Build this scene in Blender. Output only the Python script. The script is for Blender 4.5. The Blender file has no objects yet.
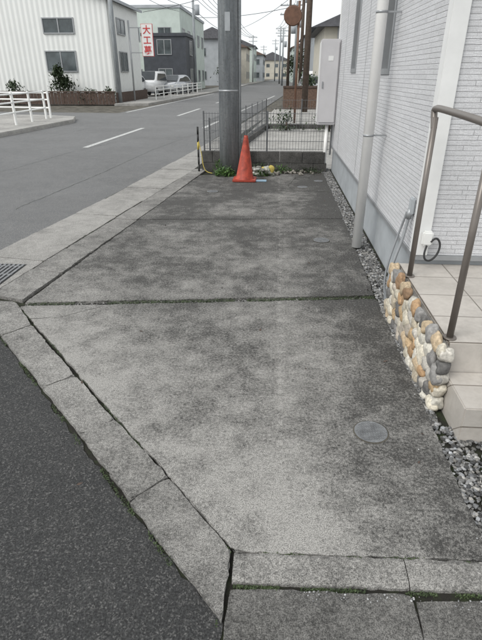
import bpy, bmesh, math, random
from mathutils import Vector, Matrix, noise
R=random.Random(7)
sc=bpy.context.scene
# ---------------------------------------------------------------- materials
class NT:
    def __init__(s,name):
        s.m=bpy.data.materials.new(name); s.m.use_nodes=True
        s.t=s.m.node_tree; s.n=s.t.nodes; s.l=s.t.links
        s.b=s.n['Principled BSDF']; s.pos=s.n.new('ShaderNodeNewGeometry').outputs['Position']
    def noise(s,scale,detail=4,rough=.6,vec=None):
        n=s.n.new('ShaderNodeTexNoise'); n.inputs['Scale'].default_value=scale
        n.inputs['Detail'].default_value=detail; n.inputs['Roughness'].default_value=rough
        s.l.new(vec or s.pos,n.inputs['Vector']); return n.outputs['Fac']
    def vor(s,scale,feature='F1',out='Distance'):
        n=s.n.new('ShaderNodeTexVoronoi'); n.inputs['Scale'].default_value=scale; n.feature=feature
        s.l.new(s.pos,n.inputs['Vector']); return n.outputs[out]
    def mapr(s,v,a,b,c=0.,d=1.):
        n=s.n.new('ShaderNodeMapRange'); s.l.new(v,n.inputs[0])
        for i,x in enumerate((a,b,c,d)): n.inputs[i+1].default_value=x
        return n.outputs[0]
    def math(s,op,a,b=None):
        n=s.n.new('ShaderNodeMath'); n.operation=op
        for i,x in enumerate((a,b)):
            if x is None: continue
            if isinstance(x,(int,float)): n.inputs[i].default_value=x
            else: s.l.new(x,n.inputs[i])
        return n.outputs[0]
    def mix(s,f,a,b,blend='MIX'):
        n=s.n.new('ShaderNodeMix'); n.data_type='RGBA'; n.blend_type=blend
        for i,x in ((0,f),(6,a),(7,b)):
            if isinstance(x,(int,float)): n.inputs[i].default_value=x
            elif isinstance(x,tuple): n.inputs[i].default_value=(*x[:3],1)
            else: s.l.new(x,n.inputs[i])
        return n.outputs[2]
    def sep(s):
        n=s.n.new('ShaderNodeSeparateXYZ'); s.l.new(s.pos,n.inputs[0]); return n.outputs
    def comb(s,x,y,z=0.):
        n=s.n.new('ShaderNodeCombineXYZ')
        for i,v in enumerate((x,y,z)):
            if isinstance(v,(int,float)): n.inputs[i].default_value=v
            else: s.l.new(v,n.inputs[i])
        return n.outputs[0]
    def clamp(s,v):
        n=s.n.new('ShaderNodeClamp'); s.l.new(v,n.inputs[0]); return n.outputs[0]
    def bump(s,h,strength=.4,dist=.004):
        n=s.n.new('ShaderNodeBump'); n.inputs['Strength'].default_value=strength; n.inputs['Distance'].default_value=dist
        s.l.new(h,n.inputs['Height']); s.l.new(n.outputs[0],s.b.inputs['Normal'])
    def done(s,col,rough=.85,metal=0.):
        if isinstance(col,tuple): s.b.inputs['Base Color'].default_value=(*col[:3],1)
        else: s.l.new(col,s.b.inputs['Base Color'])
        s.b.inputs['Roughness'].default_value=rough; s.b.inputs['Metallic'].default_value=metal
        return s.m
def g(v,w=0.): return (v*(1+w*.8),v,v*(1-w*1.3))
def plain(name,c,rough=.6,metal=0.,var=.18,scale=6.,bump=0.):
    t=NT(name); f=t.mapr(t.noise(scale,4),.3,.7)
    col=t.mix(f,tuple(x*(1-var) for x in c),tuple(min(1,x*(1+var)) for x in c))
    if bump: t.bump(t.noise(scale*12,2),bump,.003)
    return t.done(col,rough,metal)

def concrete(name,dark,light,bias=0.,slab=False,warm=.045):
    t=NT(name)
    big=t.noise(1.1,3,.62); mid=t.noise(6.5,6,.8); fine=t.noise(70,3,.85); vf=t.noise(230,2,.8)
    f=t.math('ADD',t.math('MULTIPLY',big,.45),t.math('MULTIPLY',mid,.55))
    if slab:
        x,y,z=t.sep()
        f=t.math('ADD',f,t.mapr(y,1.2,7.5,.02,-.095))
        # grime collects along the joints (joint lines run at y = a + .117 x)
        jy=t.math('SUBTRACT',y,t.math('MULTIPLY',x,.117))
        for j in (3.46,5.85):
            f=t.math('ADD',f,t.math('MULTIPLY',t.mapr(t.math('ABSOLUTE',t.math('SUBTRACT',jy,j)),0.,.22,1.,0.),t.mapr(mid,.4,.6,-.02,-.09)))
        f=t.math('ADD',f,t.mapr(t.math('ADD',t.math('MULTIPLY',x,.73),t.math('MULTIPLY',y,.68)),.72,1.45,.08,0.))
        f=t.math('ADD',f,t.mapr(t.math('ABSOLUTE',t.math('SUBTRACT',x,.12)),0.,.3,.03,0.))
        dr=t.noise(14,4,.8); ln=t.mapr(t.math('ABSOLUTE',t.math('SUBTRACT',t.math('ADD',x,t.math('MULTIPLY',dr,.06)),.10)),0.,.03,.14,0.)
        f=t.math('ADD',f,t.math('MULTIPLY',ln,t.mapr(dr,.5,.6)))
        f=t.math('ADD',f,t.mapr(x,.2,.85,0.,-.08))
    f=t.mapr(t.math('ADD',f,bias),.37,.64)
    f2=t.clamp(t.math('ADD',f,t.mapr(fine,.35,.65,-.38,.38)))
    col=t.mix(f2,g(dark,warm),g(light,warm))
    pit=t.mapr(vf,.38,.58,.42,1.24)
    col=t.mix(1.,col,t.comb(pit,pit,pit),'MULTIPLY')
    t.bump(t.math('ADD',fine,vf),.55,.006)
    return t.done(col,.93)
def asphalt(name,base,spk,bump=.7,sc_=1.):
    t=NT(name)
    big=t.noise(.5,4,.6); mid=t.noise(5,4,.7); vf=t.noise(170*sc_,3,.85); v=t.vor(150*sc_,out='Color')
    s=t.n.new('ShaderNodeSeparateColor'); t.l.new(v,s.inputs[0])
    st=t.mapr(s.outputs[0],.5,1.,0.,1.)
    c=t.mix(t.mapr(big,.3,.7),g(base*.85,-.01),g(base*1.2,-.01))
    c=t.mix(t.mapr(mid,.4,.65,0,.35),c,g(base*1.5,.02))
    c=t.mix(t.math('MULTIPLY',st,t.mapr(vf,.4,.62)),c,g(spk,.03))
    p=t.mapr(vf,.38,.6,.35,1.4); c=t.mix(1.,c,t.comb(p,p,p),'MULTIPLY')
    t.bump(vf,bump,.008); return t.done(c,.9)
M={}
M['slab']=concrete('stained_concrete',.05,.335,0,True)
M['kerb']=concrete('kerb_concrete',.085,.31,.02)
M['gutter']=concrete('gutter_concrete',.17,.36,.05)
M['gutter2']=concrete('dark_gutter_concrete',.05,.18,0)
M['paleconc']=concrete('pale_concrete',.22,.42,.03)
M['road']=asphalt('road_asphalt',.13,.24)
M['asph']=asphalt('side_asphalt',.038,.13,.9,.9)
M['block']=concrete('block_wall_concrete',.035,.14,-.02)
def ground():
    t=NT('dirt_ground'); f=t.mapr(t.noise(3,6),.4,.6)
    c=t.mix(f,(.045,.04,.03),(.12,.11,.09)); t.bump(t.noise(80),.6,.01); return t.done(c,.95)
M['dirt']=ground()
def moss():
    t=NT('mossy_dirt'); f=t.mapr(t.noise(14,4),.45,.65)
    c=t.mix(f,(.018,.016,.012),(.028,.038,.014)); t.bump(t.noise(200),.9,.01); return t.done(c,.95)
M['moss']=moss()
def siding(name,axis,light=(.68,.68,.695),row=.031):
    t=NT(name); x,y,z=t.sep(); u=(x,y)[axis]
    b=t.n.new('ShaderNodeTexBrick'); t.l.new(t.comb(u,z),b.inputs['Vector'])
    b.inputs['Scale'].default_value=1; b.inputs['Brick Width'].default_value=.34; b.inputs['Row Height'].default_value=row
    b.offset=.37; b.offset_frequency=3; b.squash=.62; b.squash_frequency=2
    b.inputs['Mortar Size'].default_value=.0026; b.inputs['Mortar Smooth'].default_value=1.; b.inputs['Bias'].default_value=-.2
    b.inputs['Color1'].default_value=(*light,1); b.inputs['Color2'].default_value=(*[c*.88 for c in light],1)
    b.inputs['Mortar'].default_value=(*[c*.58 for c in light],1)
    fine=t.noise(1,4,.75,vec=t.comb(t.math('MULTIPLY',u,16),t.math('MULTIPLY',z,120)))
    gr=t.noise(160,2,.8)
    c=t.mix(t.mapr(fine,.35,.65,0,.42),b.outputs['Color'],tuple(v*.68 for v in light))
    p=t.mapr(gr,.38,.6,.85,1.06); c=t.mix(1.,c,t.comb(p,p,p),'MULTIPLY')
    c=t.mix(t.mapr(t.noise(1.3,4),.45,.7,0,.10),c,(.3,.3,.28))
    h=t.math('ADD',t.math('MULTIPLY',b.outputs['Fac'],-1.),t.math('ADD',t.math('MULTIPLY',fine,1.0),t.math('MULTIPLY',gr,.3)))
    t.bump(h,.7,.006); return t.done(c,.7)
M['sidX']=siding('house_siding_side',1); M['sidY']=siding('house_siding_front',0)
def corr(name,c,axis,scale=4.):
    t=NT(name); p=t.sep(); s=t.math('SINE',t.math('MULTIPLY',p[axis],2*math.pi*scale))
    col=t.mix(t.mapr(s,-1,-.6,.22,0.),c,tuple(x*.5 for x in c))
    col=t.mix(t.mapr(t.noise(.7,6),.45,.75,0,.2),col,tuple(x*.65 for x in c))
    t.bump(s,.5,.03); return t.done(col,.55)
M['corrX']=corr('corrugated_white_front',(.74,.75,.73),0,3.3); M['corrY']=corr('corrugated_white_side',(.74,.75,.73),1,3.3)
M['found']=plain('foundation_render',(.35,.37,.385),.85,0,.16,3,.3)
M['white']=plain('white_paint',(.76,.76,.74),.5,0,.08,4)
M['boxp']=plain('meter_box_paint',(.52,.51,.52),.5,0,.06,3)
M['pipe']=plain('downpipe_pvc',(.86,.85,.83),.35,0,.04,3)
M['trim']=plain('trim_white',(.72,.72,.71),.5,0,.06,5)
M['bronze']=plain('bronze_aluminium',(.17,.15,.135),.35,.3,.1,10)
def tiles():
    t=NT('porch_tiles'); x,y,z=t.sep()
    b=t.n.new('ShaderNodeTexBrick'); b.offset=0
    t.l.new(t.comb(t.math('SUBTRACT',x,.9),t.math('SUBTRACT',t.math('ADD',y,t.math('MULTIPLY',z,1.)),2.57)),b.inputs['Vector'])
    b.inputs['Scale'].default_value=1; b.inputs['Brick Width'].default_value=.3; b.inputs['Row Height'].default_value=.3
    b.inputs['Mortar Size'].default_value=.004
    b.inputs['Color1'].default_value=(.49,.455,.415,1); b.inputs['Color2'].default_value=(.44,.41,.375,1); b.inputs['Mortar'].default_value=(.15,.13,.11,1)
    c=t.mix(t.mapr(t.noise(25,4),.4,.7,0,.35),b.outputs['Color'],(.33,.30,.27))
    c=t.mix(t.mapr(t.noise(4,5,.75),.48,.7,0,.4),c,(.23,.21,.185)); return t.done(c,.45)
M['tread']=tiles()
M['glass']=plain('window_glass',(.03,.035,.04),.08,0,.2,2)
M['glass2']=plain('far_window_glass',(.08,.095,.10),.15,0,.5,.9)
M['alu']=plain('aluminium_frame',(.33,.34,.35),.4,.4,.1,5)
M['dark']=plain('dark_grey_cladding',(.045,.05,.06),.6,0,.2,3)
M['black']=plain('black_rubber',(.02,.02,.02),.6,0,.2,6)
M['red']=plain('cone_red_plastic',(.34,.05,.027),.6,0,.4,14,.15)
M['yellow']=plain('yellow_paint',(.45,.35,.06),.5,0,.2,9)
M['blue']=plain('blue_plastic',(.22,.33,.42),.5,0,.15,9)
M['wood']=plain('brown_fence_wood',(.07,.045,.034),.8,0,.35,7,.3)
M['brick']=plain('brick_brown',(.11,.07,.05),.85,0,.4,12,.4)
M['galv']=plain('galvanised_wire',(.15,.155,.16),.5,.4,.2,15)
M['cream']=plain('cream_wall',(.50,.47,.40),.8,0,.1,1.5)
M['greenw']=plain('pale_green_wall',(.50,.56,.52),.8,0,.1,1.2)
M['greyw']=plain('grey_wall',(.36,.38,.40),.8,0,.12,1.2)
M['roof']=plain('roof_tile',(.10,.10,.11),.7,0,.3,4,.3)
M['roof2']=plain('roof_brown',(.15,.10,.08),.7,0,.3,4,.3)
M['oldwood']=plain('creosoted_pole',(.075,.055,.042),.85,0,.3,8,.3)
M['signred']=plain('sign_red',(.55,.03,.03),.5,0,.1,5)
M['silver']=plain('silver_car_paint',(.42,.43,.45),.25,.4,.05,3)
M['carw']=plain('white_car_paint',(.72,.72,.72),.25,0,.05,3)
M['taill']=plain('tail_light',(.35,.02,.02),.3,0,.1,5)
M['found2']=plain('grey_conduit',(.24,.25,.26),.5)
M['alu2']=plain('cast_lid_metal',(.20,.205,.21),.6,.3,.3,30,.3)
def line():
    t=NT('road_paint'); n=t.noise(60,5,.7); c=t.mix(t.mapr(n,.42,.56),(.2,.2,.2),(.62,.62,.60)); return t.done(c,.8)
M['line']=line()
def polemat():
    t=NT('utility_pole_concrete'); x,y,z=t.sep()
    v=t.comb(t.math('MULTIPLY',x,9),t.math('MULTIPLY',y,9),t.math('MULTIPLY',z,.9))
    f=t.mapr(t.noise(1.6,5,.7,vec=v),.35,.65)
    c=t.mix(f,(.19,.21,.225),(.36,.38,.39)); t.bump(t.noise(60),.3,.003)
    c=t.mix(t.mapr(t.noise(28,3,.8),.5,.62,0,.35),c,(.14,.14,.135))
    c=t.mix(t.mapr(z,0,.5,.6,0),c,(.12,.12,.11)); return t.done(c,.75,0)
M['pole']=polemat()
def leaf(name,a,b):
    t=NT(name); c=t.mix(t.mapr(t.noise(14,3),.35,.65),a,b); return t.done(c,.6)
M['leaf']=leaf('leaf_green',(.03,.08,.015),(.09,.17,.04)); M['leafd']=leaf('leaf_dark',(.015,.03,.012),(.05,.075,.03))
M['mossl']=leaf('moss_clumps',(.022,.035,.012),(.06,.09,.03))
def vcol(name,rough=.75,b=.3):
    t=NT(name); a=t.n.new('ShaderNodeVertexColor'); a.layer_name='Col'
    f=t.mapr(t.noise(70,4),.3,.7,.65,1.25); c=t.mix(1.,a.outputs[0],t.comb(f,f,f),'MULTIPLY')
    t.bump(t.noise(160,2),b,.003); return t.done(c,rough)
M['rock']=vcol('stone_varied')
# ---------------------------------------------------------------- geometry helpers
def obj(name,me,mat=None,parent=None):
    o=bpy.data.objects.new(name,me); sc.collection.objects.link(o)
    if mat: me.materials.append(M[mat] if isinstance(mat,str) else mat)
    if parent: o.parent=parent
    return o
def empty(name):
    o=bpy.data.objects.new(name,None); sc.collection.objects.link(o); o.empty_display_size=.2; return o
def frombm(name,bm,mat,parent=None,smooth=False):
    me=bpy.data.meshes.new(name); bmesh.ops.recalc_face_normals(bm,faces=bm.faces); bm.to_mesh(me); bm.free()
    if smooth:
        for p in me.polygons: p.use_smooth=True
    return obj(name,me,mat,parent)
def bbox(bm,x0,x1,y0,y1,z0,z1,bev=0.):
    r=bmesh.ops.create_cube(bm,size=1.); vs=r['verts']
    for v in vs: v.co=Vector(((x0+x1)/2+v.co.x*(x1-x0),(y0+y1)/2+v.co.y*(y1-y0),(z0+z1)/2+v.co.z*(z1-z0)))
    if bev:
        es=list({e for v in vs for e in v.link_edges}); bmesh.ops.bevel(bm,geom=es,offset=bev,segments=2,affect='EDGES')
def box(name,x0,x1,y0,y1,z0,z1,mat,parent=None,bev=0.):
    bm=bmesh.new(); bbox(bm,x0,x1,y0,y1,z0,z1,bev); return frombm(name,bm,mat,parent)
def bcyl(bm,a,b,r0,r1=None,seg=12):
    a=Vector(a);b=Vector(b);r1=r0 if r1 is None else r1;d=b-a
    q=d.to_track_quat('Z','Y').to_matrix().to_4x4()
    bmesh.ops.create_cone(bm,cap_ends=True,segments=seg,radius1=r0,radius2=r1,depth=d.length,matrix=Matrix.Translation((a+b)/2)@q)
def cyl(name,a,b,r0,r1,mat,parent=None,seg=20):
    bm=bmesh.new(); bcyl(bm,a,b,r0,r1,seg); o=frombm(name,bm,mat,parent)
    for p in o.data.polygons: p.use_smooth=len(p.vertices)==4
    return o
def tube(name,pts,r,mat,parent=None,res=6,smooth=True):
    c=bpy.data.curves.new(name,'CURVE'); c.dimensions='3D'; c.bevel_depth=r; c.bevel_resolution=2; c.resolution_u=res; c.use_fill_caps=True
    s=c.splines.new('NURBS' if smooth else 'POLY'); s.points.add(len(pts)-1)
    for p,q in zip(s.points,pts): p.co=(*q,1)
    if smooth: s.use_endpoint_u=True; s.order_u=3
    o=bpy.data.objects.new(name,c); sc.collection.objects.link(o); c.materials.append(M[mat]); o.parent=parent; return o
def prism(name,pts,z0,z1,mat,parent=None,jit=0.,step=.03,bev=0.):
    bm=bmesh.new(); P=[]; n=len(pts)
    for i in range(n):
        a=Vector(pts[i]).to_2d();b=Vector(pts[(i+1)%n]).to_2d();L=(b-a).length
        k=max(1,int(L/step)) if jit else 1
        for j in range(k):
            p=a.lerp(b,j/k)
            if jit:
                w=noise.noise((p.x*9,p.y*9,i*.3))*jit*1.6+R.uniform(-jit,jit)*.5
                nrm=Vector((-(b-a).y,(b-a).x)).normalized(); p=p+nrm*w
            P.append(p)
    top=[bm.verts.new((p.x,p.y,z1)) for p in P]; f=bm.faces.new(top)
    if z0 is not None:
        bot=[bm.verts.new((p.x,p.y,z0)) for p in P]
        for i in range(len(P)):
            j=(i+1)%len(P); bm.faces.new((top[i],bot[i],bot[j],top[j]))
        if bev: bmesh.ops.bevel(bm,geom=list(f.edges),offset=bev,segments=2,affect='EDGES')
    o=frombm(name,bm,mat,parent)
    if z0 is None and o.data.polygons[0].normal.z<0: o.data.flip_normals()
    return o
ICO={}
def ico(sub):
    if sub not in ICO:
        bm=bmesh.new(); bmesh.ops.create_icosphere(bm,subdivisions=sub,radius=1)
        ICO[sub]=([v.co.copy() for v in bm.verts],[[v.index for v in f.verts] for f in bm.faces]); bm.free()
    return ICO[sub]
def rocks(name,items,sub=1,rough=.25,parent=None,mat='rock',boxy=0.):
    V,F=ico(sub); vs=[];fs=[];cols=[]
    for (p,s,c) in items:
        m=Matrix.Rotation(R.uniform(0,6.28),3,'Z') if len(s)<4 else Matrix.Rotation(s[3],3,'X')
        o=len(vs); sd=R.uniform(0,99)
        for v in V:
            k=1+rough*noise.noise(v*1.1+Vector((sd,sd,0)))
            if boxy: k*=1+boxy*(1/max(abs(v.x),abs(v.y),abs(v.z))-1)
            q=Vector((v.x*s[0],v.y*s[1],v.z*s[2]))*k
            q=m@q; vs.append((p[0]+q.x,p[1]+q.y,p[2]+q.z))
        for f in F: fs.append([i+o for i in f])
        cols.append((c,len(F)*3))
    me=bpy.data.meshes.new(name); me.from_pydata(vs,[],fs)
    a=me.color_attributes.new('Col','FLOAT_COLOR','CORNER'); buf=[]
    for c,n in cols: buf+= [c[0],c[1],c[2],1.]*n
    a.data.foreach_set('color',buf)
    for p in me.polygons: p.use_smooth=sub>1
    return obj(name,me,mat,parent)
def leaves(name,pts,size,mat,parent=None):
    vs=[];fs=[]
    for p in pts:
        m=Matrix.Rotation(R.uniform(0,6.28),3,'Z')@Matrix.Rotation(R.uniform(-1.2,1.2),3,'X'); s=size*R.uniform(.6,1.3); o=len(vs)
        for q in ((-.35,0,0),(0,-.6,.05),(.35,0,0),(0,.9,-.1)):
            w=m@Vector(q)*s; vs.append((p[0]+w.x,p[1]+w.y,p[2]+w.z))
        fs.append((o,o+1,o+2,o+3))
    me=bpy.data.meshes.new(name); me.from_pydata(vs,[],fs); return obj(name,me,mat,parent)
# ---------------------------------------------------------------- ground
prism('ground',[(-400,-60),(400,-60),(400,900),(-400,900)],None,-.06,'dirt')
prism('road',[(-40,-12),(3.5,-12),(3.5,.9),(-2.0,2.0),(-2.75,4.3),(-2.4,6.7),(-1.85,12.1),(-.9,25),(.5,46),(2.0,80),(4,140),(10,300),(1,300),(-3.5,140),(-5.3,80),(-6.2,50),(-7.3,24),(-30,26),(-40,22)],None,-.034,'road')
prism('side_street_asphalt',[(-9,-8),(3,-8),(3,.35),(-.125,.35),(-.13,.955),(-.56,1.41),(-1.26,2.175),(-2.30,3.29),(-3.0,3.0),(-9,2.2)],None,-.018,'asph',jit=.013)
prism('lot_subsoil',[(-2.33,3.4),(-2.29,3.27),(-1.265,2.165),(-.57,1.40),(-.15,.94),(-.15,.2),(3,.2),(3,9.6),(-1.2,9.7),(-1.6,9.5)],None,-.022,'moss')
prism('gutter_subsoil',[(-2.78,3.3),(-2.2,3.3),(-1.2,9.9),(-.2,25),(-.9,25),(-1.85,12.1)],None,-.027,'moss')
lot=empty('concrete_lot')
P1=[(-.10,1.212),(.81,1.237),(.805,3.52),(-1.88,3.205)]
P2=[(-1.87,3.275),(.805,3.592),(.83,5.88),(-1.615,5.68)]
P3=[(-1.615,5.70),(.83,5.90),(.84,8.95),(-1.29,8.6)]
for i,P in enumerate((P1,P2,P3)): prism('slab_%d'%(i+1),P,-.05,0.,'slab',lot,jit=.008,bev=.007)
def crack(name,pts,w,parent,z=.0015,wob=.006):
    Q=[]
    for a,b in zip(pts[:-1],pts[1:]):
        n=max(2,int((Vector(b)-Vector(a)).length/(wob*5)))
        for j in range(n): Q.append(Vector(a).lerp(Vector(b),j/n)+Vector((R.uniform(-wob,wob),R.uniform(-wob,wob))))
    Q.append(Vector(pts[-1])); vs=[];fs=[]
    for i,q in enumerate(Q):
        d=(Q[min(i+1,len(Q)-1)]-Q[max(i-1,0)]).normalized(); n=Vector((-d.y,d.x))*w*R.uniform(.3,1)
        vs+=[(q.x+n.x,q.y+n.y,z),(q.x-n.x,q.y-n.y,z)]
    for i in range(len(Q)-1): fs.append((2*i,2*i+1,2*i+3,2*i+2))
    me=bpy.data.meshes.new(name); me.from_pydata(vs,[],fs); obj(name,me,'moss',parent)
crack('crack',[(-1.72,3.0),(-1.5,3.05),(-1.27,3.24)],.002,lot)
crack('crack_2',[(-.7,7.4),(-.2,7.35),(.3,7.45),(.8,7.4)],.006,lot)
crack('crack_3',[(.35,8.5),(.2,7.8),(.3,7.4)],.004,lot)
k=empty('kerb')
rc=empty('road_cracks')
for pts in ([(-5.6,7),(-4.9,9.2),(-4.7,11.2),(-4.2,13.5)],[(-3.4,6.2),(-3.1,9),(-2.9,12),(-2.3,16)],[(-6.5,14),(-6,18),(-5.7,22)]): crack('crack',pts,.005,rc,-.0325,.015)
def strip(inner,outer,z0,z1,mat,parent,nm,gap=.004,jit=.005):
    for i in range(len(inner)-1):
        a=Vector(inner[i]);b=Vector(inner[i+1]);c=Vector(outer[i+1]);d=Vector(outer[i])
        u=(b-a).normalized()*gap; v=(c-d).normalized()*gap
        prism('%s_%d'%(nm,i+1),[d+v,c-v,b-u,a+u],z0,z1+R.uniform(-.005,.005),mat,parent,jit=jit,bev=.007)
outer=[(-2.28,3.30),(-1.78,2.745),(-1.25,2.185),(-.9,1.81),(-.55,1.42),(-.125,.955)]
inner=[(-1.95,3.28),(-1.65,2.91),(-1.12,2.313),(-.77,1.93),(-.42,1.56),(-.122,1.215)]
strip(inner,outer,-.08,.002,'kerb',k,'diagonal_block')
def lerpline(pts,n):
    L=[0]
    for a,b in zip(pts[:-1],pts[1:]): L.append(L[-1]+(Vector(b)-Vector(a)).length)
    out=[]
    for i in range(n+1):
        s=L[-1]*i/n
        for j in range(len(pts)-1):
            if s<=L[j+1]+1e-6:
                t=(s-L[j])/(L[j+1]-L[j]); out.append(tuple(Vector(pts[j]).lerp(Vector(pts[j+1]),t))); break
    return out
strip(lerpline([(-1.905,3.30),(-1.63,5.7),(-1.31,8.6),(-1.25,9.2)],10),lerpline([(-2.20,3.40),(-1.93,5.6),(-1.47,9.2)],10),-.08,.002,'kerb',k,'side_block')
strip(lerpline([(-2.245,3.40),(-1.975,5.6),(-1.51,9.2),(-1.0,16),(-.2,25)],26),lerpline([(-2.80,3.5),(-2.72,4.5),(-2.4,6.7),(-1.85,12.1),(-1.4,17),(-.75,25)],26),-.08,-.018,'gutter',empty('road_gutter'),'slab')
fk=empty('kerb')
for i,(a,b) in enumerate(((-.107,.497),(.501,1.1),(1.106,1.7))):
    bm=bmesh.new()
    prof=[(1.207,-.08),(1.207,.0),(1.19,.006),(1.12,-.002),(1.10,-.012),(1.092,-.05),(1.092,-.08)]
    nseg=24; rows=[]
    for j in range(nseg+1):
        x=a+(b-a)*j/nseg
        rows.append([bm.verts.new((x,y+R.uniform(-.0035,.0035)+.025*(x+.1)*1.0,z+R.uniform(-.001,.001))) for y,z in prof])
    for j in range(nseg):
        for q in range(len(prof)-1): bm.faces.new((rows[j][q],rows[j][q+1],rows[j+1][q+1],rows[j+1][q]))
    bm.faces.new(rows[0]); bm.faces.new(rows[-1][::-1])
    frombm('front_block_%d'%(i+1),bm,'kerb',fk)
gs=empty('gutter_slab')
for i,(a,b) in enumerate(((-.115,.50),(.508,1.12),(1.13,1.75))):
    prism('block_%d'%(i+1),[(a,.3),(b,.3),(b,1.08+.025*(b+.1)),(a,1.075)],-.09,-.012,'gutter2',gs,jit=.005,bev=.006)
prism('neighbour_yard_paving',[(-1.2,9.45),(6,9.45),(8,27),(-.15,27)],None,-.012,'paleconc')
prism('pavement',[(-7.75,14),(-7.4,18.8),(-7.9,20.3),(-9.7,21),(-22,21.5),(-30,14.5),(-14,12.6),(-9,12.8)],-.06,.09,'paleconc',bev=.02)
prism('pavement',[(-7.45,30.5),(-6.2,50),(-5.3,80),(-3.6,140),(-6,140),(-7.6,80),(-8.6,50),(-9.3,30)],-.06,.07,'paleconc',bev=.02)
prism('yard_ground',[(-30,30.4),(-9.4,30.4),(-8.2,60),(-30,60)],None,-.02,'paleconc')
def mark(name,x0,y0,x1,y1,w):
    d=(Vector((x1,y1))-Vector((x0,y0))).normalized(); n=Vector((-d.y,d.x))*w/2
    prism(name,[(x0+n.x,y0+n.y),(x0-n.x,y0-n.y),(x1-n.x,y1-n.y),(x1+n.x,y1+n.y)],None,-.030,'line')
mark('road_marking',-4.62,12.2,-4.42,17.1,.14)
mark('road_marking',-4.25,22.5,-4.02,27.5,.14)
mark('road_marking',-3.8,33,-3.5,38,.14)
mark('road_marking',-2.42,17.2,-.25,45,.13)
mark('road_marking',-7.05,24.5,-5.95,50,.13)
dg=empty('drain_grate')
box('pit',-2.72,-2.26,3.62,4.12,-.05,-.0115,'black',dg)
for i in range(11): box('bar_%d'%i,-2.71+i*.042,-2.69+i*.042,3.63,4.11,-.011,-.006,'alu2',dg)
for i in range(3): box('cross_%d'%i,-2.715,-2.265,3.65+i*.2,3.665+i*.2,-.011,-.0065,'alu2',dg)
def manhole(x,y,r):
    e=empty('manhole_cover'); e.location=(x,y,0)
    def ring(n,r0,r1,z0,z1,mat):
        bm=bmesh.new(); bcyl(bm,(0,0,z0),(0,0,z1),r1,r1,40); o=frombm(n,bm,mat,e)
    ring('rim',0,r,-.03,.003,'dirt'); ring('lid',0,r*.93,-.03,.005,'alu2')
    bm=bmesh.new()
    for i in range(-6,7):
        for j in range(-6,7):
            px,py=i*r*.14,j*r*.14
            if math.hypot(px,py)<r*.85: bbox(bm,px-r*.045,px+r*.045,py-r*.045,py+r*.045,.005,.008)
    frombm('pattern',bm,'alu2',e)
for q in ((.50,1.92,.085),(.50,5.0,.09),(-.92,7.3,.09),(.42,7.7,.09),(.7,8.2,.08)): manhole(*q)
# gravel strip
items=[]
for i in range(10500):
    y=1.1+R.random()**1.15*8.4; x=R.uniform(.82,.985)
    if y>2.0 and y<3.35: x=R.uniform(.80,.855)
    elif y<1.95: x=R.uniform(.815,1.12)
    s=R.uniform(.005,.013); v=R.choice([.05,.09,.15,.22,.34,.2])*R.uniform(.7,1.2)
    items.append(((x,y,-.014+R.uniform(-.004,.006)),(s*R.uniform(.8,1.4),s*R.uniform(.8,1.3),s*.7),g(v,R.uniform(-.03,.06))))
for i in range(1100):
    t=R.random(); x=-1.86+t*2.66; y=3.243+t*.312+R.uniform(-.026,.026); s=R.uniform(.003,.008); v=R.choice([.04,.07,.12,.2,.3])
    items.append(((x,y,-.014),(s,s,s*.7),g(v,.03)))
for i in range(170):
    if R.random()<.6: x=.80-abs(R.gauss(0,.12)); y=R.uniform(1.3,8); z=.002
    else: x=R.uniform(.1,.9); y=1.085-abs(R.gauss(0,.02)); z=-.008
    s=R.uniform(.0012,.004); items.append(((x,y,z),(s,s,s*.7),g(R.uniform(.12,.45))))
rocks('gravel',items,1,.5)
pts=[]
for i in range(5200):
    t=R.random()
    if noise.noise((t*9,3.3,0))<-.15: continue
    pts.append((-1.86+t*2.66,3.243+t*.312+R.gauss(0,.017),R.uniform(-.010,.003)))
for i in range(2200):
    t=R.random()
    if noise.noise((t*11,8,0))<-.05: continue
    pts.append((-2.29+t*2.15,3.29-t*2.34+R.gauss(0,.008),R.uniform(-.02,-.006)))
for i in range(1200):
    t=R.random()
    if noise.noise((t*8,18,0))<.0: continue
    pts.append((-1.92+t*1.80,3.245-t*2.03+R.gauss(0,.004),R.uniform(-.012,.0)))
for i in range(1300):
    x=R.uniform(-.1,.9)
    if noise.noise((x*6,2,0))<-.1: continue
    pts.append((x,1.084+.025*(x+.1)+R.gauss(0,.004),R.uniform(-.02,-.006)))
for i in range(700):
    x=R.uniform(-.1,.8)
    if noise.noise((x*7,12,0))<.0: continue
    pts.append((x,1.209+.025*(x+.1)+R.gauss(0,.003),R.uniform(-.01,.002)))
leaves('moss',pts,.006,'mossl')
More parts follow.
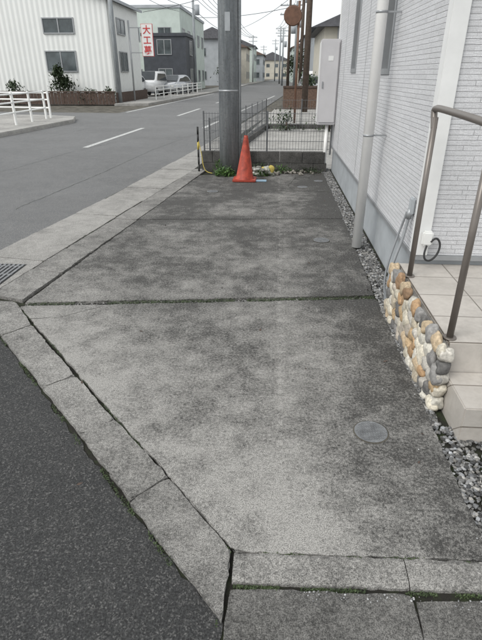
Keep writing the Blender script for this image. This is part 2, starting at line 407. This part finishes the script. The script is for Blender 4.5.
# ---------------------------------------------------------------- house (right)
H=empty('white_house')
WX=.99; CY=3.36; FY=9.4
box('foundation',WX+.03,8,CY+.03,FY-.03,-.05,.42,'found',H)
def wallx(y0,y1,z0,z1,n): box(n,WX,WX+.15,y0,y1,z0,z1,'sidX',H)
wins=[(5.02,5.38,1.58,3.2),(7.15,7.55,1.6,3.2)]
wallx(CY+.002,5.02,.42,6,'wall_side_1'); wallx(5.38,7.15,.42,6,'wall_side_2'); wallx(7.55,FY,.42,6,'wall_side_3')
for i,w in enumerate(wins):
    wallx(w[0],w[1],.42,w[2],'wall_below_%d'%i); wallx(w[0],w[1],w[3],6,'wall_above_%d'%i)
    box('window_glass_%d'%i,WX+.05,WX+.06,w[0],w[1],w[2],w[3],'glass',H)
    for j,(a,b,c,d) in enumerate(((w[0]-.03,w[0]+.02,w[2]-.03,w[3]+.03),(w[1]-.02,w[1]+.03,w[2]-.03,w[3]+.03),(w[0]+.02,w[1]-.02,w[2]-.03,w[2]+.02),(w[0]+.02,w[1]-.02,w[3]-.02,w[3]+.03))):
        box('window_frame_%d_%d'%(i,j),WX-.012,WX+.055,a,b,c,d,'alu',H,.003)
box('wall_front',WX+.15,8,CY,CY+.15,.42,6,'sidY',H)
box('wall_rear',WX+.15,8,FY-.15,FY,.42,6,'sidY',H)
box('interior_dark',WX+.4,7.8,CY+.4,FY-.4,.42,5.9,'dark',H)
box('drip_trim_side',WX-.012,WX+.03,CY-.01,FY+.01,.385,.418,'alu',H)
box('drip_trim_front',WX+.03,8,CY-.012,CY+.03,.385,.418,'alu',H)
box('corner_trim_side',WX-.014,WX,CY-.002,CY+.085,.42,6,'trim',H,.003)
box('corner_trim_front',WX-.014,WX+.085,CY-.016,CY-.002,.42,6,'trim',H,.003)
box('corner_trim_far',WX-.014,WX+.06,FY,FY+.014,.42,6,'trim',H,.003)
bm=bmesh.new()
rf=[(.5,2.9,6),(8.4,2.9,6),(8.4,9.9,6),(.5,9.9,6)]; b=[bm.verts.new(v) for v in rf]; r1=bm.verts.new((2.6,6.4,7.6)); r2=bm.verts.new((6.4,6.4,7.6))
bm.faces.new(b[::-1]); bm.faces.new((b[0],b[1],r2,r1)); bm.faces.new((b[1],b[2],r2)); bm.faces.new((b[2],b[3],r1,r2)); bm.faces.new((b[3],b[0],r1)); frombm('roof',bm,'roof',H)
for y in (6.4,8.4): box('panel_joint_%d'%int(y),WX-.003,WX,y,y+.008,.42,6,'alu',H)
dp=empty('downpipe')
cyl('pipe',(.83,4.78,.012),(.83,4.78,6),.046,.046,'pipe',dp,24)
cyl('socket',(.83,4.78,2.6),(.83,4.78,2.68),.052,.052,'pipe',dp,24)
for z in (1.05,2.0,3.):
    cyl('bracket_%d'%int(z*10),(.83,4.78,z),(.83,4.78,z+.018),.049,.049,'alu',dp,24); box('bracket_arm_%d'%int(z*10),.86,WX,4.77,4.79,z+.003,z+.016,'alu',dp)
dp2=empty('downpipe'); cyl('pipe',(.86,9.15,0),(.86,9.15,.8),.03,.03,'pipe',dp2,16)
mb=empty('meter_box')
box('case',.68,.985,9.05,9.36,.78,2.06,'boxp',mb,.012)
box('door',.70,.965,9.035,9.05,.82,2.02,'boxp',mb,.005)
box('latch',.72,.74,9.02,9.035,1.35,1.45,'alu',mb,.003)
box('label',.80,.88,9.031,9.035,1.75,1.82,'trim',mb)
box('side_flange',.672,.68,9.08,9.33,.82,2.02,'trim',mb,.003)
box('wall_bracket',.985,1.0,9.1,9.3,1.0,1.9,'alu',mb)
ob=empty('outdoor_outlet')
box('cover',1.015,1.085,CY-.06,CY-.016,.50,.60,'white',ob,.012)
tube('cord',[(1.05,CY-.05,.50),(1.02,CY-.09,.44),(1.06,CY-.10,.40),(1.12,CY-.08,.44),(1.14,CY-.06,.52),(1.10,CY-.05,.57),(1.07,CY-.06,.53)],.007,'black',ob)
tp=empty('cable_conduit')
box('junction_box',.955,WX-.002,3.50,3.57,.66,.78,'found',tp,.01)
tube('conduit',[(.965,3.53,.68),(.95,3.52,.6),(.93,3.50,.48),(.89,3.48,.35),(.855,3.44,.2),(.85,3.40,.08),(.86,3.40,-.02)],.011,'found2',tp)
tube('hose',[(.96,3.60,.66),(.93,3.62,.5),(.88,3.60,.3),(.85,3.55,.12),(.87,3.50,.0)],.008,'found2',tp)
cyl('fitting',(.955,3.53,.63),(.965,3.53,.70),.02,.02,'alu',tp)
# ---------------------------------------------------------------- porch
P=empty('porch_steps')
M['mortar']=plain('mortar',(.16,.15,.135),.95,0,.2,20,.5)
box('landing',.895,3.2,2.22,CY+.028,-.05,.345,'tread',P,.006)
box('step',.905,3.2,1.90,2.218,-.05,.175,'tread',P,.006)
box('veneer_backing',.85,.893,2.15,3.34,-.05,.338,'mortar',P,.004)
pal=[(.55,.48,.37),(.45,.29,.16),(.50,.36,.21),(.58,.53,.43),(.60,.57,.50),(.14,.135,.13),(.27,.26,.25),(.42,.37,.31),(.54,.42,.28),(.30,.19,.11),(.50,.47,.42),(.62,.57,.47)]
def pc():
    c=R.choice(pal); q=R.uniform(.75,1.08); return tuple(v*q for v in c)
N=74; Q=[[R.uniform(2.17,3.32),R.uniform(.02,.345),R.uniform(.033,.052)] for _ in range(N)]
for it in range(160):
    for a in range(N):
        for b_ in range(a+1,N):
            dy=Q[b_][0]-Q[a][0]; dz=Q[b_][1]-Q[a][1]; d=math.hypot(dy,dz)+1e-6; m=Q[a][2]+Q[b_][2]
            if d<m*.97:
                k_=(m*.97-d)/d*.4; Q[a][0]-=dy*k_;Q[a][1]-=dz*k_;Q[b_][0]+=dy*k_;Q[b_][1]+=dz*k_
    for q in Q: q[0]=min(3.31,max(2.17,q[0])); q[1]=min(.325,max(.01,q[1]))
items=[((.848+R.uniform(-.004,.006),q[0],q[1]),(R.uniform(.02,.03),q[2]*R.uniform(1.,1.28),q[2]*R.uniform(.85,1.08),R.uniform(-1.,1.)),pc()) for q in Q]
for z in (.03,.10,.175,.245,.31): items.append(((.868,2.15,z),(.036,.026,.036,R.uniform(-.3,.3)),pc()))
rocks('veneer_stones',items,3,.42,P,boxy=.4)
hr=empty('handrail')
for i,(y) in enumerate((3.13,2.27)):
    cyl('post_%d'%(i+1),(.915,y,.345),(.915,y,1.33),.017,.017,'bronze',hr); cyl('base_%d'%(i+1),(.915,y,.345),(.915,y,.353),.034,.032,'bronze',hr)
tube('rail',[(.915,3.13,1.27),(.915,3.18,1.36),(.915,3.16,1.375),(.915,3.06,1.38),(.915,2.27,1.36),(.915,2.1,1.33),(.915,1.6,1.0),(.915,1.55,.95)],.019,'bronze',hr,12)
cyl('post_3',(.93,1.62,0.0),(.93,1.62,1.0),.017,.017,'bronze',hr)
# ---------------------------------------------------------------- main utility pole, cone, fence
up=empty('utility_pole')
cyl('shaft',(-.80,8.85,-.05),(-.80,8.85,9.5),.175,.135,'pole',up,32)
for z in (1.3,2.9): cyl('band_%d'%int(z),(-.80,8.85,z),(-.80,8.85,z+.03),.173,.172,'alu',up,32)
cyl('conduit',(-.62,8.80,0),(-.62,8.80,6),.022,.022,'pole',up,12)
box('crossarm',-1.7,.1,8.8,8.9,8.7,8.8,'alu',up)
box('plate',-.84,-.76,8.672,8.684,2.15,2.4,'found',up)
tc=empty('traffic_cone')
cx,cy=-.50,8.2
bm=bmesh.new()
prof=[(.155,.03),(.15,.045),(.14,.06),(.035,.66),(.032,.69),(.02,.695)]
rows=[]
for r,z in prof: rows.append([bm.verts.new((cx+.03*z+r*math.cos(a*math.pi/14),cy+r*math.sin(a*math.pi/14),z)) for a in range(28)])
for a,b in zip(rows[:-1],rows[1:]):
    for i in range(28): bm.faces.new((a[i],a[(i+1)%28],b[(i+1)%28],b[i]))
frombm('body',bm,'red',tc,True)
box('base',cx-.19,cx+.19,cy-.19,cy+.19,0.003,.032,'red',tc,.01)
bw=empty('block_wall')
for r in range(2):
    x=-1.33-.2*r
    while x<.88:
        a=max(-1.33,x); b_=min(.9,x+.395)
        if b_-a>.03: box('block',a,b_,9.1,9.22,-.05+.19*r,.137+.19*r,'block',bw,.004)
        x+=.4
def meshfence(name,p0,p1,z0,z1,sp=.05):
    e=empty(name); a=Vector(p0);b=Vector(p1);L=(b-a).length; bm=bmesh.new()
    n=int(L/sp)
    for i in range(n+1):
        p=a.lerp(b,i/n); bcyl(bm,(p.x,p.y,z0+.02),(p.x,p.y,z1),.0028,seg=4)
    for z in (z0+.04,z0+.17,z0+.34,z0+.5,z1-.02): bcyl(bm,(a.x,a.y,z),(b.x,b.y,z),.004,seg=4)
    frombm('mesh',bm,'galv',e); bm=bmesh.new()
    m=max(1,round(L/1.0))
    for i in range(m+1):
        p=a.lerp(b,i/m); bcyl(bm,(p.x,p.y,z0-.05),(p.x,p.y,z1+.02),.015,seg=8)
    frombm('posts',bm,'galv',e); return e
meshfence('wire_mesh_fence',(-1.28,9.16),(.95,9.16),.33,.97)
meshfence('wire_mesh_fence',(-1.2,9.3),(-.35,17),.1,.85,.08)
meshfence('wire_mesh_fence',(-.35,17),(3,17),.1,.85,.08)
prism('block_wall',[(-1.3,9.3),(-1.12,9.3),(-.27,17),(-.45,17)],-.05,.12,'block',bev=.01)
box('block_wall',-.3,3,16.95,17.1,-.05,.12,'block')
dpz=empty('delineator_post')
for i in range(6): cyl('seg_%d'%i,(-1.36,8.95,i*.125),(-1.36,8.95,(i+1)*.125),.017,.017,'black' if i!=3 else 'yellow',dpz,12)
tube('rope',[(-1.36,8.95,.55),(-1.30,8.9,.35),(-1.27,8.85,.1),(-1.2,8.8,.01),(-1.1,8.75,.01)],.006,'yellow',dpz)
def weed(name,c,r,h,n,size,mat='leaf'):
    e=empty(name); pts=[]
    for i in range(n):
        a=R.uniform(0,6.28);q=r*math.sqrt(R.random()); z=h*R.random()*(1-.6*q/r)
        pts.append((c[0]+q*math.cos(a),c[1]+q*math.sin(a)*.6,c[2]+z))
    leaves('foliage',pts,size,mat,e)
    for i in range(8):
        a=R.uniform(0,6.28); tube('stem_%d'%i,[(c[0],c[1],c[2]),(c[0]+r*.3*math.cos(a),c[1]+r*.3*math.sin(a),h*.5),(c[0]+r*.6*math.cos(a),c[1]+r*.6*math.sin(a),h*.9)],.003,mat,e)
weed('weed',(-.85,8.56,0),.18,.18,360,.035); weed('weed',(-.98,8.72,0),.12,.26,120,.03); weed('weed',(-.3,8.98,0),.25,.18,200,.03,'leafd'); weed('weed',(.1,8.98,0),.2,.14,160,.025); weed('weed',(-.25,8.6,0),.14,.12,130,.028); weed('weed',(.6,9.0,0),.25,.1,120,.025,'leafd')
rb=empty('rubbish_bag')
items=[((-.22+R.uniform(-.15,.15),8.7+R.uniform(-.12,.08),.05+R.uniform(-.03,.06)),(R.uniform(.03,.08),R.uniform(.02,.06),R.uniform(.02,.06)),R.choice([(.55,.55,.52),(.5,.48,.42),(.5,.40,.10),(.35,.37,.3),(.2,.2,.18)])) for i in range(24)]
rocks('crumpled_plastic',items,2,1.1,rb)
box('sheet',-.38,-.14,8.08,8.22,.002,.012,'blue',empty('plastic_tray'),.004)
items=[((R.uniform(-.3,.8),R.uniform(8.7,9.05),.015),(R.uniform(.015,.05),.025,.022),g(R.uniform(.05,.3),.1)) for i in range(34)]
rocks('stones',items,2,.6)
leaves('fallen_leaves',[(R.uniform(-1.1,.8),9.05-abs(R.gauss(0,.25)),.006) for i in range(300)]+[(R.uniform(-2.2,.8),R.uniform(1.3,8.5),.004) for i in range(45)],.018,'wood')
# ---------------------------------------------------------------- buildings
def window(parent,axis,p,a0,a1,z0,z1,nm,s=-1):
    fr=.06
    def bx(n,u0,u1,w0,w1,d0,d1,m):
        if axis=='y': box(n,u0,u1,p-d1,p-d0,w0,w1,m,parent)
        else: box(n,p+d0,p+d1,u0,u1,w0,w1,m,parent)
    bx(nm+'_glass',a0,a1,z0,z1,.002,.02,'glass2')
    bx(nm+'_l',a0-fr,a0,z0-fr,z1+fr,.002,.05,'alu'); bx(nm+'_r',a1,a1+fr,z0-fr,z1+fr,.002,.05,'alu')
    bx(nm+'_b',a0,a1,z0-fr,z0,.002,.07,'alu'); bx(nm+'_t',a0,a1,z1,z1+fr,.002,.05,'alu')
    m=(a0+a1)/2; bx(nm+'_m',m-fr/2,m+fr/2,z0,z1,.021,.045,'alu')
W=empty('corrugated_workshop')
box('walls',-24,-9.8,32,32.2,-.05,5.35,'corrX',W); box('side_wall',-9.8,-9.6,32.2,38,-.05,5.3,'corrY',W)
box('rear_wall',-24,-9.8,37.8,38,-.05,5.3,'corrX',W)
bm=bmesh.new()
vs=[bm.verts.new(v) for v in ((-9.3,31.7,5.25),(-9.3,38.3,5.25),(-17,38.3,7.4),(-17,31.7,7.4),(-24.5,31.7,5.25),(-24.5,38.3,5.25))]
bm.faces.new((vs[0],vs[1],vs[2],vs[3])); bm.faces.new((vs[3],vs[2],vs[5],vs[4]))
r=bmesh.ops.extrude_face_region(bm,geom=bm.faces[:]); bmesh.ops.translate(bm,verts=[v for v in r['geom'] if isinstance(v,bmesh.types.BMVert)],vec=(0,0,.15)); frombm('roof',bm,'greyw',W)
bm=bmesh.new(); v=[bm.verts.new(q) for q in ((-9.8,32.01,5.3),(-24,32.01,5.3),(-17,32.01,7.3))]; bm.faces.new(v); frombm('gable',bm,'corrX',W)
window(W,'y',32,-13.6,-11.85,3.72,4.42,'win1'); window(W,'y',32,-13.7,-11.95,1.75,2.75,'win2')
window(W,'x',-9.6,33,34.6,3.75,4.5,'win3'); window(W,'x',-9.6,33,34.6,1.75,2.75,'win4'); window(W,'y',32,-18.5,-16.8,3.72,4.42,'win5')
box('base_strip',-24,-9.79,31.96,32,-.05,.35,'greyw',W)
BF=empty('brown_fence')
for i in range(56):
    x=-20.5+i*.2; box('slat_%d'%i,x,x+.18,30.3,30.33,0,.62+.02*(i%2),'wood',BF)
for i in range(34):
    y=30.5+i*.22; box('sslat_%d'%i,-9.3,-9.27,y,y+.2,0,.62,'wood',BF)
box('cap',-20.5,-9.25,30.27,30.36,.64,.7,'wood',BF)
def bush(name,c,rx,rz,n,size,mat='leafd'):
    e=empty(name); pts=[]
    cl=[(R.gauss(0,.5)*rx,R.gauss(0,.5)*rx,R.uniform(.1,1)*rz*1.6) for i in range(14)]
    for i in range(n):
        q=R.choice(cl); k=rx*.42*(1.1-q[2]/(rz*2.4))
        pts.append((c[0]+q[0]*(1-q[2]/(rz*2.4))+R.gauss(0,k),c[1]+q[1]+R.gauss(0,k),max(.05,c[2]+q[2]+R.gauss(0,k))))
    leaves('foliage',pts,size,mat,e); cyl('trunk',(c[0],c[1],0),(c[0],c[1],c[2]+rz),.05,.02,'oldwood',e,8)
bush('shrub',(-12.6,31.1,.1),.55,1.15,1400,.13); bush('shrub',(-15.5,31.0,.1),.6,.6,500,.13); bush('shrub',(-11,30.9,.1),.5,.35,500,.1); bush('shrub',(-9.9,31.2,.1),.45,.4,400,.1)
S=empty('shop_sign'); box('panel',-8.15,-7.5,33,33.12,2.55,4.2,'white',S,.01); box('edge',-8.17,-7.48,33.02,33.10,2.53,4.22,'signred',S)
cyl('post',(-8.9,33.06,0),(-8.9,33.06,4.4),.05,.05,'alu',S); box('arm',-8.9,-8.17,33.04,33.08,4.0,4.05,'alu',S); box('arm2',-8.9,-8.17,33.04,33.08,2.7,2.75,'alu',S)
for i,ch in enumerate('大工募'):
    cu=bpy.data.curves.new('letter','FONT'); cu.body=ch; cu.size=.48; cu.extrude=.005; cu.align_x='CENTER'; cu.offset=.006
    o=bpy.data.objects.new('letter_%d'%i,cu); sc.collection.objects.link(o); cu.materials.append(M['signred']); o.parent=S
    o.location=(-7.83,32.99,3.74-i*.53); o.rotation_euler=(math.pi/2,0,0)
def upole(x,y,h,r=.14,mat='pole',arms=True):
    e=empty('utility_pole'); cyl('shaft',(x,y,-.05),(x,y,h),r,r*.7,mat,e,14)
    if arms:
        for z in (h-.4,h-1.1):
            box('arm_%.1f'%z,x-.9,x+.9,y-.05,y+.05,z-.05,z+.05,'alu',e)
            for q in (-.8,-.3,.3,.8): cyl('ins_%.1f_%.1f'%(z,q),(x+q,y,z+.05),(x+q,y,z+.2),.04,.03,'white',e,8)
        cyl('transformer',(x+.35,y,h-2.6),(x+.35,y,h-1.8),.22,.22,'greyw',e,14)
    return e
upole(-9.25,31.0,8.6,.15,arms=False)
rp=[(1.25,25,8.6),(1.75,44,9),(1.9,66,9),(.2,105,9.5),(-1,150,10),(.9,52,7.5),(.6,88,8)]
for i,(x,y,h) in enumerate(rp): upole(x,y,h,.15,'oldwood' if i in(0,1,5) else 'pole')
lp=[(-7.9,52,9),(-6.9,84,9),(-5.6,120,9),(-4.4,160,9)]
for x,y,h in lp: upole(x,y,h,.14)
wr=empty('power_lines')
def wire(a,b,sag=.4,r=.012):
    pts=[]
    for i in range(9):
        t=i/8; p=Vector(a).lerp(Vector(b),t); pts.append((p.x,p.y,p.z-sag*4*t*(1-t)))
    tube('wire',pts,r,'black',wr,3)
A=(-.8,8.85,8.9)
for q in (-.8,-.3,.3,.8):
    wire((A[0]+q,A[1],A[2]),(1.25+q,25,8.4),.4); wire((1.25+q,25,8.4),(1.75+q,44,8.7),.3,.014); wire((1.75+q,44,8.7),(1.9+q,66,8.7),.4,.018); wire((1.9+q,66,8.7),(.2+q,105,9.2),.6,.022)
for q in (-.8,-.3,.3,.8):
    wire((-7.9+q,52,8.7),(-6.9+q,84,8.7),.5,.02); wire((-9.25+q*.2,31,8.3),(-7.9+q,52,8.7),.4,.015)
    wire((-6.9+q,84,8.7),(-5.6+q,120,8.7),.5,.025)
wire((1.25,25,7.2),(-7.9,52,7.6),.5,.014); wire((1.25,25,6.9),(-9.2,31,7.0),.4,.013); wire((-.8,8.85,7),(-9.2,31,7.3),.5,.011); wire((1.75,44,7.4),(-6.9,84,7.4),.5,.018); wire((1.75,44,6.3),(-8.5,55,6.5),.3,.018)
wire((-.8,8.85,6.2),(1.25,25,6.6),.5,.016); wire((1.25,25,6.6),(1.75,44,6.6),.4,.02); wire((1.75,44,6.6),(1.9,66,6.8),.4,.02)
wire((-9.25,31,6.8),(-7.9,52,6.9),.3,.018); wire((-7.9,52,6.9),(-6.9,84,6.9),.4,.022); wire((-9.25,31,6.4),(-9.7,55,7.),.3,.015); wire((1.25,25,6.),(-8.2,34,4.9),.3,.012)
tm=empty('traffic_mirror'); M['orange']=plain('faded_orange',(.13,.065,.04),.6,0,.25,8)
cyl('post',(.62,19,0),(.62,19,3.7),.04,.04,'orange',tm,12)
bm=bmesh.new(); bcyl(bm,(.42,18.94,3.28),(.42,19.02,3.28),.30,.24,28); frombm('mirror_back',bm,'orange',tm)
cyl('glass',(.42,18.90,3.28),(.42,18.94,3.28),.27,.29,'orange',tm,28); box('bracket',.42,.62,18.98,19.02,3.25,3.31,'galv',tm)
bp=empty('brick_planter'); box('wall',.3,2.6,27,27.25,0,.95,'brick',bp,.01); box('cap',.26,2.64,26.96,27.29,.95,1.05,'wood',bp,.01); box('return_wall',.3,.52,27.25,31,0,.95,'brick',bp,.01)
bush('shrub',(1.6,28.2,.4),.7,.6,700,.12); bush('shrub',(.3,16.4,0),.5,.25,300,.07); bush('shrub',(1.6,16.3,0),.5,.3,300,.07)
def house(name,x0,x1,y0,y1,h,wall,roof,side,rt='gable',storeys=2):
    e=empty(name); box('walls',x0,x1,y0,y1,-.05,h,wall,e)
    if rt=='flat':
        box('parapet',x0-.1,x1+.1,y0-.1,y1+.1,h,h+.25,roof,e)
    else:
        bm=bmesh.new(); xm=(x0+x1)/2; o=.45; rh=h+(x1-x0)*.22
        v=[bm.verts.new(q) for q in ((x0-o,y0-o,h),(x1+o,y0-o,h),(x1+o,y1+o,h),(x0-o,y1+o,h),(xm,y0-o,rh),(xm,y1+o,rh))]
        for f in ((0,1,4),(1,2,5,4),(2,3,5),(3,0,4,5),(3,2,1,0)): bm.faces.new([v[i] for i in f])
        frombm('roof',bm,roof,e)
    for s in range(storeys):
        z=.9+s*(h/storeys)
        n=max(1,int((x1-x0)/2.8))
        for i in range(n):
            c=x0+(i+.5)*(x1-x0)/n; window(e,'y',y0,c-.6,c+.6,z,z+1.1,'win_f%d_%d'%(s,i))
        n=max(1,int((y1-y0)/3.2))
        for i in range(n):
            c=y0+(i+.5)*(y1-y0)/n
            if side>0: window(e,'x',x1,c-.7,c+.7,z,z+1.1,'win_s%d_%d'%(s,i))
    return e
house('pale_green_apartment',-16,-9.7,55,72,7.3,'greenw','greyw',1,'flat')
house('dark_garage',-12.2,-8.3,49.5,54.8,4.6,'dark','dark',1,'flat')
house('house',-14,-6.9,88,98,6.6,'greyw','roof',1)
house('house',-13,-6,102,114,6,'cream','roof2',1)
house('house',-13,-5.4,120,134,7,'greenw','roof',1)
house('house',2.6,11,33,42,4.0,'cream','roof',0); house('house',3.0,11,47,58,5.0,'greyw','roof',0)
house('house',3.6,12,62,74,6,'cream','roof2',0); house('house',3.6,12,80,95,6.4,'greyw','roof',0); house('house',3.4,12,100,120,6,'cream','roof',0)
house('house',3.0,12,126,150,7,'greenw','roof2',0); house('house',-13,-4,140,160,6,'greyw','roof2',1); house('house',-9,4,215,230,6.5,'cream','roof',0); house('house',6,16,200,215,8,'greyw','roof',0)
house('house',-30,-18,60,75,6.5,'cream','roof2',1)
pts=[]
for i in range(9000):
    x=R.uniform(-70,70); h=2.5+3.*abs(noise.noise((x*.12,4,0)))+1.2*noise.noise((x*.7,1,0)); pts.append((x,R.uniform(238,246),h*R.random()**.6+.3))
leaves('distant_trees',pts,1.1,'leafd')
bush('tree',(4.6,60,2.2),1.4,1.6,1600,.25); bush('tree',(2.6,76.,2),1.2,1.3,1000,.25); bush('tree',(-7.6,77,1.5),1.,1.2,900,.25)
def rail(p0,p1,h,n):
    e=empty('guard_rail'); a=Vector(p0);b=Vector(p1);bm=bmesh.new()
    for i in range(n+1): p=a.lerp(b,i/n); bcyl(bm,(p.x,p.y,0),(p.x,p.y,h),.04,seg=10)
    for z in (h-.05,h*.72,h*.44,): bcyl(bm,(a.x,a.y,z),(b.x,b.y,z),.026,seg=8)
    frombm('pipes',bm,'white',e)
rail((-8.35,15.2),(-8.5,19.0),1.05,3); rail((-11.5,19.9),(-8.5,19.4),1.0,2)
rail((-8.0,35),(-7.4,52),.9,8)
def car(name,x,y,rot,paint,van=False):
    e=empty(name)
    prof=[(-2.0,.35),(-2.05,.7),(-1.95,.95),(-1.75,1.02),(-1.45,1.45),(-.9,1.55),(.4,1.52),(1.15,1.02),(1.9,.88),(2.05,.65),(2.0,.35)] if not van else [(-1.65,.35),(-1.68,.8),(-1.62,1.1),(-1.5,1.7),(-1.2,1.82),(.6,1.8),(1.2,1.15),(1.62,1.0),(1.7,.7),(1.68,.35)]
    def ext(n,pf,w,mat,taper=0.,bev=.05):
        bm=bmesh.new(); L=[bm.verts.new((-w+(taper if z>1.05 else 0),yy,z)) for yy,z in pf]; Rr=[bm.verts.new((w-(taper if z>1.05 else 0),yy,z)) for yy,z in pf]
        bm.faces.new(L); bm.faces.new(Rr[::-1])
        for i in range(len(pf)): j=(i+1)%len(pf); bm.faces.new((L[i],Rr[i],Rr[j],L[j]))
        if bev: bmesh.ops.bevel(bm,geom=bm.edges[:],offset=bev,segments=2,affect='EDGES')
        return frombm(n,bm,mat,e,True)
    ext('body',prof,.82,paint,.12)
    if van: g1=[(-1.4,1.12),(-1.32,1.62),(.5,1.66),(.95,1.18)]; rb_=(-1.64,1.1,1.62)
    else: g1=[(-1.55,1.06),(-1.3,1.42),(.35,1.43),(.9,1.07)]; rb_=(-1.72,1.06,1.42)
    bm=bmesh.new()
    for s in (-1,1):
        v=[bm.verts.new((s*(.81 if z<1.2 else .715),yy,z)) for yy,z in g1]; bm.faces.new(v if s>0 else v[::-1])
    frombm('side_glass',bm,'glass',e)
    y1=-1.66 if van else -1.76; y2=-1.53 if van else -1.5
    bm=bmesh.new(); v=[bm.verts.new(q) for q in ((-.62,y1,rb_[1]),(.62,y1,rb_[1]),(.56,y2,rb_[2]),(-.56,y2,rb_[2]))]; bm.faces.new(v); frombm('rear_glass',bm,'glass',e)
    (ya,za),(yb,zb)=(prof[5],prof[6]) if van else (prof[6],prof[7])
    bm=bmesh.new(); v=[bm.verts.new(q) for q in ((-.58,ya+.06,za-.03),(.58,ya+.06,za-.03),(.66,yb-.02,zb+.05),(-.66,yb-.02,zb+.05))]; bm.faces.new(v); o=frombm('windscreen',bm,'glass',e); o.location=(0,.03,.03)
    for s in (-1,1):
        for wy in (-1.2,1.2): cyl('wheel_%d_%d'%(s,int(wy*10)),(s*.68,wy,.31),(s*.84,wy,.31),.31,.31,'black',e,20); cyl('hub_%d_%d'%(s,int(wy*10)),(s*.84,wy,.31),(s*.85,wy,.31),.18,.17,'alu',e,14)
        box('tail_light_%d'%s,min(s*.6,s*.78),max(s*.6,s*.78),prof[1][0]-.02,prof[1][0]+.05,.78,.95,'taill',e,.01)
        box('head_light_%d'%s,min(s*.55,s*.76),max(s*.55,s*.76),prof[-2][0]-.06,prof[-2][0]+.01,.65,.78,'white',e,.01)
    box('number_plate',-.17,.17,prof[1][0]-.03,prof[1][0]-.01,.55,.7,'white',e)
    e.location=(x,y,-.015); e.rotation_euler=(0,0,rot)
car('parked_van',-10.3,44,math.pi*.96,'carw',True); car('parked_car',-8.9,46.5,math.pi*.93,'silver'); car('parked_car',-11.3,41,math.pi,'carw'); car('parked_car',2.9,44.5,.1,'carw',True); car('parked_car',2.3,37,.05,'silver')
# ---------------------------------------------------------------- light, world, camera
sun_el,sun_az=math.radians(46),math.radians(226)
w=bpy.data.worlds.new('World'); sc.world=w; w.use_nodes=True; nt=w.node_tree
bg=nt.nodes['Background']; sky=nt.nodes.new('ShaderNodeTexSky'); sky.sky_type='NISHITA'; sky.sun_disc=False
sky.sun_elevation=sun_el; sky.sun_rotation=sun_az; sky.dust_density=4; sky.air_density=1.; sky.ozone_density=1
hs=nt.nodes.new('ShaderNodeHueSaturation'); hs.inputs['Saturation'].default_value=.35
nt.links.new(sky.outputs[0],hs.inputs['Color'])
# overcast cloud layer over the clear sky
tcn=nt.nodes.new('ShaderNodeTexCoord'); cn=nt.nodes.new('ShaderNodeTexNoise'); cn.inputs['Scale'].default_value=2.2; cn.inputs['Detail'].default_value=5
nt.links.new(tcn.outputs['Generated'],cn.inputs['Vector'])
mr=nt.nodes.new('ShaderNodeMapRange'); mr.inputs[1].default_value=.3; mr.inputs[2].default_value=.7; mr.inputs[3].default_value=.80; mr.inputs[4].default_value=.97
nt.links.new(cn.outputs['Fac'],mr.inputs[0])
mx=nt.nodes.new('ShaderNodeMix'); mx.data_type='RGBA'; nt.links.new(mr.outputs[0],mx.inputs[0]); nt.links.new(hs.outputs[0],mx.inputs[6]); mx.inputs[7].default_value=(7.5,7.8,7.95,1)
nt.links.new(mx.outputs[2],bg.inputs['Color']); bg.inputs['Strength'].default_value=.15
ld=bpy.data.lights.new('sun','SUN'); ld.energy=2.1; ld.angle=math.radians(35); ld.color=(1,.98,.94)
lo=bpy.data.objects.new('sun',ld); sc.collection.objects.link(lo)
d=Vector((math.sin(sun_az)*math.cos(sun_el),math.cos(sun_az)*math.cos(sun_el),math.sin(sun_el)))
lo.rotation_euler=d.to_track_quat('Z','Y').to_euler()
cd=bpy.data.cameras.new('camera'); co=bpy.data.objects.new('camera',cd); sc.collection.objects.link(co)
cd.sensor_fit='VERTICAL'; cd.sensor_height=24; cd.lens=490/640*24; cd.clip_end=2000; cd.clip_start=.02
co.location=(0,0,1.55); co.rotation_euler=(math.radians(90-26.6),0,math.radians(3.9)); sc.camera=co
sc.view_settings.view_transform='Standard'; sc.view_settings.look='None'; sc.view_settings.exposure=0
